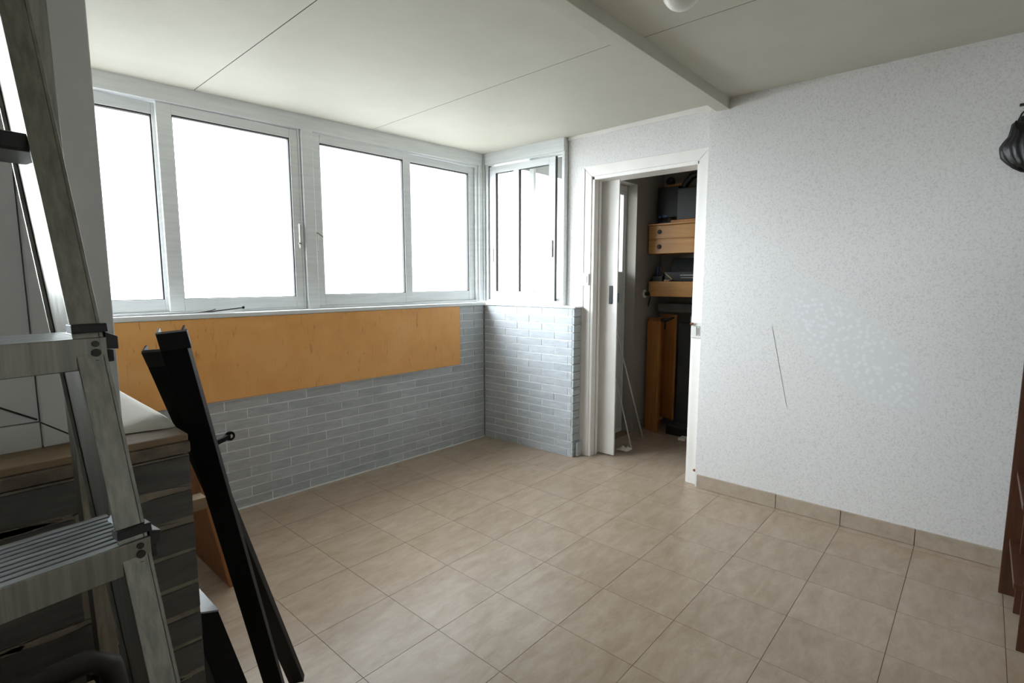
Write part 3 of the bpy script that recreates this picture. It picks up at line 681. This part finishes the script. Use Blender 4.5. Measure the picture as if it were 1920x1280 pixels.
# dark stool behind the ladder
so = empty('dark_stool', 'dark wooden stool with a rounded frame standing behind the ladder', 'stool')
zs = 0.815
MB().tube([(0.146, 0.92, 0.0), (0.146, 0.92, zs - 0.06), (0.138, 0.92, zs - 0.02), (0.115, 0.92, zs), (-0.15, 0.905, zs), (-0.175, 0.905, zs - 0.02), (-0.185, 0.905, zs - 0.06), (-0.185, 0.905, 0.0)], 0.016, 10).build('front_frame', 'darkwood', so, smooth=True)
MB().box(-0.16, 0.122, 0.930, 0.945, zs - 0.16, zs - 0.045).build('back_panel', 'capwood', so, bevel=0.003)
MB().box(-0.17, 0.132, 0.915, 0.97, 0.30, 0.33).build('stretcher', 'darkwood', so, bevel=0.003)
for xx in (-0.185, 0.130): MB().tube([(xx, 0.985, 0.0), (xx, 0.975, zs - 0.05)], 0.013, 8).build('leg', 'darkwood', so)

# ------------------------------------------------------------------ ceiling globe lamp
lp = empty('ceiling_lamp', 'white opal globe ceiling lamp, unlit, beside the ceiling batten', 'lamp')
c = (1.905, 0.89)
prof = [(0.001, 2.320)] + [(0.07 * math.sin(t), 2.39 - 0.07 * math.cos(t)) for t in [math.pi * k / 14 for k in range(1, 11)]]
MB().lathe(prof, (c[0], c[1], 0), 'z', 32).build('globe', 'globe', lp, smooth=True)
MB().lathe([(0.048, 2.405), (0.052, 2.412), (0.052, 2.4285), (0.03, 2.4285)], (c[0], c[1], 0), 'z', 24).build('mount_ring', 'white', lp)

# ------------------------------------------------------------------ black bag on the right wall
bgx = XR
bgo = empty('black_bag', 'black gathered leather bag hanging from a hook on the white wall', 'bag')
rows = []
ctr_y = -0.105
out = [(2.058, 0.062), (2.045, 0.074), (2.02, 0.080), (1.99, 0.084), (1.965, 0.098), (1.945, 0.112), (1.925, 0.108), (1.90, 0.098), (1.875, 0.082), (1.855, 0.060), (1.838, 0.030), (1.832, 0.004)]
prof_n = 40; rows = []
for z, hwid in out:
    row = []
    for k in range(prof_n + 1):
        t = math.pi * k / prof_n
        pl = 1 + 0.07 * math.sin(k * 1.9 + z * 30) * min(1, (2.06 - z) * 10)
        row.append((bgx - 0.004 - 0.055 * math.sin(t) * (0.35 + 0.65 * min(1, (2.07 - z) / 0.1)) * pl * min(1, hwid / 0.05), ctr_y + hwid * math.cos(t) * (1 + 0.03 * math.sin(z * 90)), z + 0.006 * math.sin(k * 1.3) * min(1, (2.06 - z) * 8)))
    rows.append(row)
MB().grid(rows).build('bag_body', 'leather', bgo, smooth=True)
fr_ = []
for z, hwid, xo_ in ((2.056, 0.060, 0.028), (2.05, 0.066, 0.045), (2.03, 0.064, 0.052), (2.015, 0.058, 0.054)):
    fr_.append([(bgx - xo_, ctr_y + hwid * math.cos(math.pi * k / 12), z - 0.012 * math.sin(math.pi * k / 12)) for k in range(13)])
MB().grid(fr_).build('bag_yoke', 'leather', bgo, smooth=True)
MB().tube([(bgx - 0.015, ctr_y + 0.055, 2.055), (bgx - 0.015, ctr_y + 0.045, 2.085), (bgx - 0.015, ctr_y + 0.02, 2.112), (bgx - 0.015, ctr_y, 2.12), (bgx - 0.015, ctr_y - 0.02, 2.112), (bgx - 0.015, ctr_y - 0.045, 2.085), (bgx - 0.015, ctr_y - 0.055, 2.055)], 0.0035, 8).build('bag_strap', 'leather', bgo)
MB().bar((bgx - 0.02, ctr_y + 0.05, 2.060), (bgx - 0.02, ctr_y - 0.05, 2.085), Vector((0.006, 0, 0)), Vector((0, 0, 0.010))).build('bag_flap', 'leather', bgo, bevel=0.003)
hk = empty('wall_hook', 'small dark hook on the white wall holding the black bag', 'hook')
MB().tube([(bgx, ctr_y, 2.122), (bgx - 0.03, ctr_y, 2.116), (bgx - 0.036, ctr_y, 2.128)], 0.004, 8).build('hook_arm', 'blackmetal', hk)
MB().lathe([(0.012, 0), (0.012, -0.004), (0.006, -0.006)], (bgx, ctr_y, 2.122), 'x', 12).box(bgx - 0.008, bgx, ctr_y - 0.02, ctr_y + 0.056, 2.118, 2.130).build('hook_plate', 'blackmetal', hk, bevel=0.001)

# ------------------------------------------------------------------ red-brown shelf unit at the right edge
su = empty('wooden_shelf_unit', 'red-brown open wooden shelf unit standing by the white wall', 'shelf')
MB().box(3.030, 3.052, -0.50, -0.143, 0, 1.5).build('side_panel', 'redwood', su, bevel=0.002)
for x_ in (2.875, 2.58):
    MB().box(x_, x_ + 0.012, -0.222, -0.186, 0, 1.5).build('upright', 'redwood', su, bevel=0.002)
    MB().box(x_, x_ + 0.012, -0.50, -0.46, 0, 1.5).build('upright', 'redwood', su, bevel=0.002)
for z in (0.235, 0.535, 0.86, 1.18, 1.47):
    MB().box(2.575, 3.030, -0.48, -0.160, z, z + 0.022).build('shelf_board', 'redwood', su, bevel=0.002)

# ------------------------------------------------------------------ light switch
ls = empty('light_switch', 'white rocker light switch on the plaster beside the door trim', 'switch')
MB().box(XD - 0.029, XD - 0.018, 2.212, 2.275, 1.318, 1.405).build('plate', 'switch', ls, bevel=0.003)
MB().box(XD - 0.033, XD - 0.028, 2.226, 2.261, 1.335, 1.388).build('rocker', 'switch', ls, bevel=0.002)

# ------------------------------------------------------------------ storeroom contents
dr = empty('drawer_box', 'honey wooden wall box with two drawers and black knobs in the storeroom', 'drawers')
FX = 4.32
MB().box(FX + 0.012, BX - 0.001, 1.60, 2.25, 1.585, 1.828).build('body', 'drawerwood', dr, bevel=0.002)
MB().box(FX - 0.012, BX - 0.001, 1.59, 2.255, 1.829, 1.842).build('top_board', 'drawerwood', dr, bevel=0.002)
for z0, z1, zk in ((1.714, 1.824, 1.772), (1.587, 1.702, 1.645)):
    f_ = MB().box(FX, FX + 0.014, 1.60, 2.248, z0, z1).build('drawer', 'drawerwood', dr, bevel=0.002)
    for yk in (2.147, 1.70): MB().lathe([(0.019, 0.0), (0.019, -0.006), (0.014, -0.01)], (FX, yk, zk), 'x', 16).build('knob', 'blackmetal', f_)
sf = empty('wide_drawer_shelf', 'honey wooden shelf box below the two drawers with a deep front', 'shelf')
MB().box(FX, FX + 0.018, 1.60, 2.238, 1.214, 1.345).build('front_board', 'drawerwood', sf, bevel=0.002)
MB().box(FX + 0.018, BX - 0.001, 1.60, 2.238, 1.325, 1.345).build('shelf_top', 'drawerwood', sf, bevel=0.002)
MB().box(FX + 0.018, BX - 0.001, 2.22, 2.238, 1.214, 1.325).build('end_board', 'drawerwood', sf)
tag(MB().box(4.42, BX - 0.001, 1.60, 2.19, 1.075, 1.150).build('dark_shelf_beam', 'slate', bevel=0.003), 'dark grey shelf beam on the storeroom back wall under the wooden boxes', 'shelf')
# on the lower shelf
pt = empty('black_printer', 'black printer with a raised lid on the lower storeroom shelf', 'printer')
MB().box(4.34, 4.58, 1.70, 2.10, 1.346, 1.43).build('body', 'darkblack', pt, bevel=0.006)
MB().hexa([(4.46, 1.72, 1.43), (4.48, 1.72, 1.43), (4.48, 2.10, 1.43), (4.46, 2.10, 1.43), (4.50, 1.72, 1.55), (4.52, 1.72, 1.55), (4.52, 2.10, 1.55), (4.50, 2.10, 1.55)]).build('lid', 'darkblack', pt, bevel=0.004)
MB().box(4.337, 4.342, 1.74, 1.955, 1.395, 1.402).box(4.337, 4.342, 1.80, 1.95, 1.375, 1.380).build('chrome_strip', 'steel', pt)
tb_ = empty('tool_caddy', 'dark caddy with small bottles on the lower storeroom shelf', 'caddy')
MB().box(4.34, 4.44, 2.12, 2.21, 1.346, 1.39).build('tray', 'darkgrey', tb_, bevel=0.003)
for yy, hh, mt in ((2.19, 0.14, 'blue'), (2.165, 0.12, 'rust'), (2.14, 0.10, 'darkgrey')):
    MB().lathe([(0.012, 1.36), (0.012, 1.346 + hh * 0.7), (0.006, 1.346 + hh * 0.8), (0.006, 1.346 + hh)], (4.40, yy, 0), 'z', 12).build('bottle', mt, tb_, smooth=True)
tag(MB().tube([(4.335, 2.07, 1.352), (4.335, 2.02, 1.362), (4.345, 2.085, 1.41), (4.345, 2.10, 1.42)], [0.01, 0.009, 0.006, 0.005], 8).build('wooden_brush', 'tan', smooth=True), 'small wooden handled brush lying before the printer', 'brush')
tag(MB().box(4.33, 4.36, 2.075, 2.10, 1.346, 1.362).build('wood_block', 'tan', bevel=0.003), 'tiny pale wooden block on the lower storeroom shelf edge', 'block')
# on top of the drawers
mn = empty('dark_monitor', 'dark monitor with blue lights on top of the storeroom drawers', 'monitor')
MB().box(4.40, 4.43, 2.02, 2.215, 1.90, 2.16).build('screen', 'darkblack', mn, bevel=0.004)
MB().box(4.36, 4.50, 2.06, 2.18, 1.8425, 1.86).box(4.43, 4.445, 2.10, 2.14, 1.86, 1.93).build('stand', 'darkblack', mn, bevel=0.003)
MB().box(4.396, 4.401, 2.15, 2.16, 1.902, 1.925).box(4.396, 4.401, 2.175, 2.20, 1.902, 1.915).box(4.396, 4.401, 2.125, 2.145, 1.902, 1.918).build('status_lights', 'blue', mn)
tag(MB().box(4.34, 4.60, 1.72, 2.005, 1.868, 2.125).build('grey_case', 'darkgrey', bevel=0.006), 'dark grey equipment case on top of the drawers beside the monitor', 'case')
tag(MB().box(4.335, 4.59, 1.75, 2.055, 1.843, 1.867).build('wooden_tray', 'cabwood', bevel=0.003), 'flat brown wooden tray under the grey case on the drawers', 'tray')
tag(MB().box(4.44, 4.56, 1.98, 2.16, 2.1605, 2.185).build('thin_wood_board', 'cabwood', bevel=0.002), 'short wooden board lying on the dark monitor', 'board')
ho = empty('black_duct', 'curved black hose with a pipe end above the grey case', 'hose')
MB().tube([(4.46, 2.0, 2.15), (4.46, 1.98, 2.19), (4.45, 1.93, 2.235), (4.45, 1.87, 2.25), (4.45, 1.80, 2.235), (4.45, 1.76, 2.18), (4.45, 1.75, 2.130)], 0.03, 12).build('hose', 'darkblack', ho, smooth=True)
MB().lathe([(0.035, 2.26), (0.035, 2.36), (0.05, 2.37), (0.05, 2.408)], (4.45, 1.90, 0), 'z', 16).build('pipe', 'darkgrey', ho, smooth=True)
tag(MB().lathe([(0.012, 2.19), (0.035, 2.20), (0.04, 2.22), (0.03, 2.245), (0.01, 2.255)], (4.47, 2.13, -0.0045), 'z', 16).build('black_ball_tape', 'darkblack', smooth=True), 'small round black tape roll on top of the monitor board', 'tape')
# socket
sk = empty('wall_socket', 'round grey socket with a black plug on the storeroom side wall', 'socket')
MB().lathe([(0.036, 0), (0.036, -0.008), (0.026, -0.012)], (4.31, SY, 1.235), 'y', 20).build('socket_plate', 'switch', sk)
MB().lathe([(0.018, -0.012), (0.018, -0.045), (0.01, -0.05)], (4.31, SY, 1.235), 'y', 14).build('plug', 'blackmetal', sk)
MB().tube([(4.31, SY - 0.05, 1.235), (4.315, SY - 0.055, 1.20), (4.33, SY - 0.03, 1.15), (4.36, SY - 0.015, 1.12), (4.40, SY - 0.015, 1.20)], 0.003, 6).build('cord', 'blackmetal', sk)
# open honey cabinet carcass
cb = empty('open_wooden_cabinet', 'tall open honey wooden carcass standing on the storeroom floor', 'cabinet')
def wallp(p, q, t, z0, z1, name):
    p, q = Vector((p[0], p[1], 0)), Vector((q[0], q[1], 0)); d = (q - p).normalized(); n = Vector((-d.y, d.x, 0)) * t / 2
    return MB().hexa([p - n + lz * z0, q - n + lz * z0, q + n + lz * z0, p + n + lz * z0, p - n + lz * z1, q - n + lz * z1, q + n + lz * z1, p + n + lz * z1]).build(name, 'cabwood', cb, bevel=0.002)
wallp((4.335, 2.235), (4.275, 2.095), 0.022, 0.0, 0.995, 'side_panel')
wallp((4.345, 2.235), (4.52, 2.18), 0.012, 0.0, 1.02, 'back_panel')
wallp((4.52, 2.18), (4.435, 2.02), 0.022, 0.10, 1.05, 'side_panel')
wallp((4.36, 2.215), (4.46, 2.16), 0.10, 0.09, 0.11, 'bottom_board')
cl = empty('black_clamp', 'black clamp hooked over the edge of the open wooden cabinet', 'clamp')
MB().tube([(4.285, 2.092, 1.011), (4.30, 2.05, 1.012), (4.31, 2.02, 1.020), (4.32, 1.985, 1.035)], [0.012, 0.02, 0.012, 0.008], 10).build('jaw', 'blackmetal', cl, smooth=True)
MB().tube([(4.295, 2.06, 1.005), (4.30, 2.055, 0.96), (4.31, 2.065, 0.93)], 0.009, 8).build('handle', 'blackmetal', cl, smooth=True)
ap = empty('dark_cupboard', 'dark grey cupboard standing in the storeroom behind the open carcass', 'cupboard')
MB().box(4.45, BX - 0.002, 1.45, 2.0, 0.06, 0.98).build('body', 'darkgrey', ap, bevel=0.004)
MB().box(4.44, 4.45, 1.46, 1.985, 0.09, 0.70).build('door', 'darkgrey', ap, bevel=0.003)
MB().box(4.44, 4.45, 1.46, 1.985, 0.72, 0.96).build('drawer', 'darkgrey', ap, bevel=0.003)
MB().box(4.47, BX - 0.01, 1.47, 1.98, 0, 0.06).build('plinth', 'darkblack', ap)
sbt = empty('spray_bottle', 'grey bottle with a black cap on top of the dark cupboard', 'bottle')
MB().lathe([(0.022, 0.981), (0.024, 1.0), (0.024, 1.04), (0.010, 1.055)], (4.48, 1.885, 0), 'z', 14).build('bottle', 'panel', sbt, smooth=True)
MB().lathe([(0.014, 1.055), (0.016, 1.06), (0.016, 1.085), (0.006, 1.09)], (4.48, 1.885, 0), 'z', 12).build('cap', 'darkblack', sbt)
for nm, (x_, y_), z1, mt, lab in (('dark_shoe_box', (4.30, 1.93), 0.075, 'darkblack', 'black flat box on the storeroom floor in front of the cupboard'),):
    bx_ = empty(nm, lab, 'box')
    MB().box(x_, x_ + 0.13, y_ - 0.09, y_ + 0.09, 0.001, z1).build('box', mt, bx_, bevel=0.006)
    MB().box(x_ - 0.004, x_ + 0.134, y_ - 0.094, y_ + 0.094, z1, z1 + 0.012).build('lid', 'darkgrey', bx_, bevel=0.003)
tag(MB().box(4.20, 4.29, 1.80, 1.86, 0.001, 0.02).build('paper_stack', 'paper', bevel=0.002), 'small white paper stack on the storeroom floor', 'paper')
# two thin white rods leaning on the side wall
for (bx_, by_), (tx_, ty_), lab_ in (((1184, 840.6), (1150, 690), 'shorter thin white rod leaning behind the sliding door, by the crumpled wrapper'), ((1205, 820), (1152, 605), 'longer thin white rod leaning by the wooden cabinet foot in the storeroom')):
    b_ = at_z(bx_, by_, 0.004); 
    t_ = at_y(tx_, ty_, 2.25)
    q_ = b_ + (t_ - b_) * 1.0
    tag(MB().tube([b_, q_], 0.0055, 8).build('thin_rod', 'panel', smooth=True), lab_, 'rod', 'thin white rods in the storeroom')
# crumpled scrap on the floor
rag = MB(); rows = []
for i in range(9):
    row = []
    for j in range(9):
        row.append((3.62 + i * 0.012 + random.uniform(-.004, .004), 2.02 + j * 0.012 + random.uniform(-.004, .004), 0.004 + random.uniform(0, 0.022) * (1 if 0 < i < 8 and 0 < j < 8 else 0.1)))
    rows.append(row)
rg = rag.grid(rows).build('crumpled_wrapper', 'paper', smooth=False)
rg.modifiers.new('t', 'SOLIDIFY').thickness = 0.002
tag(rg, 'crumpled white wrapper on the floor behind the sliding door', 'wrapper')
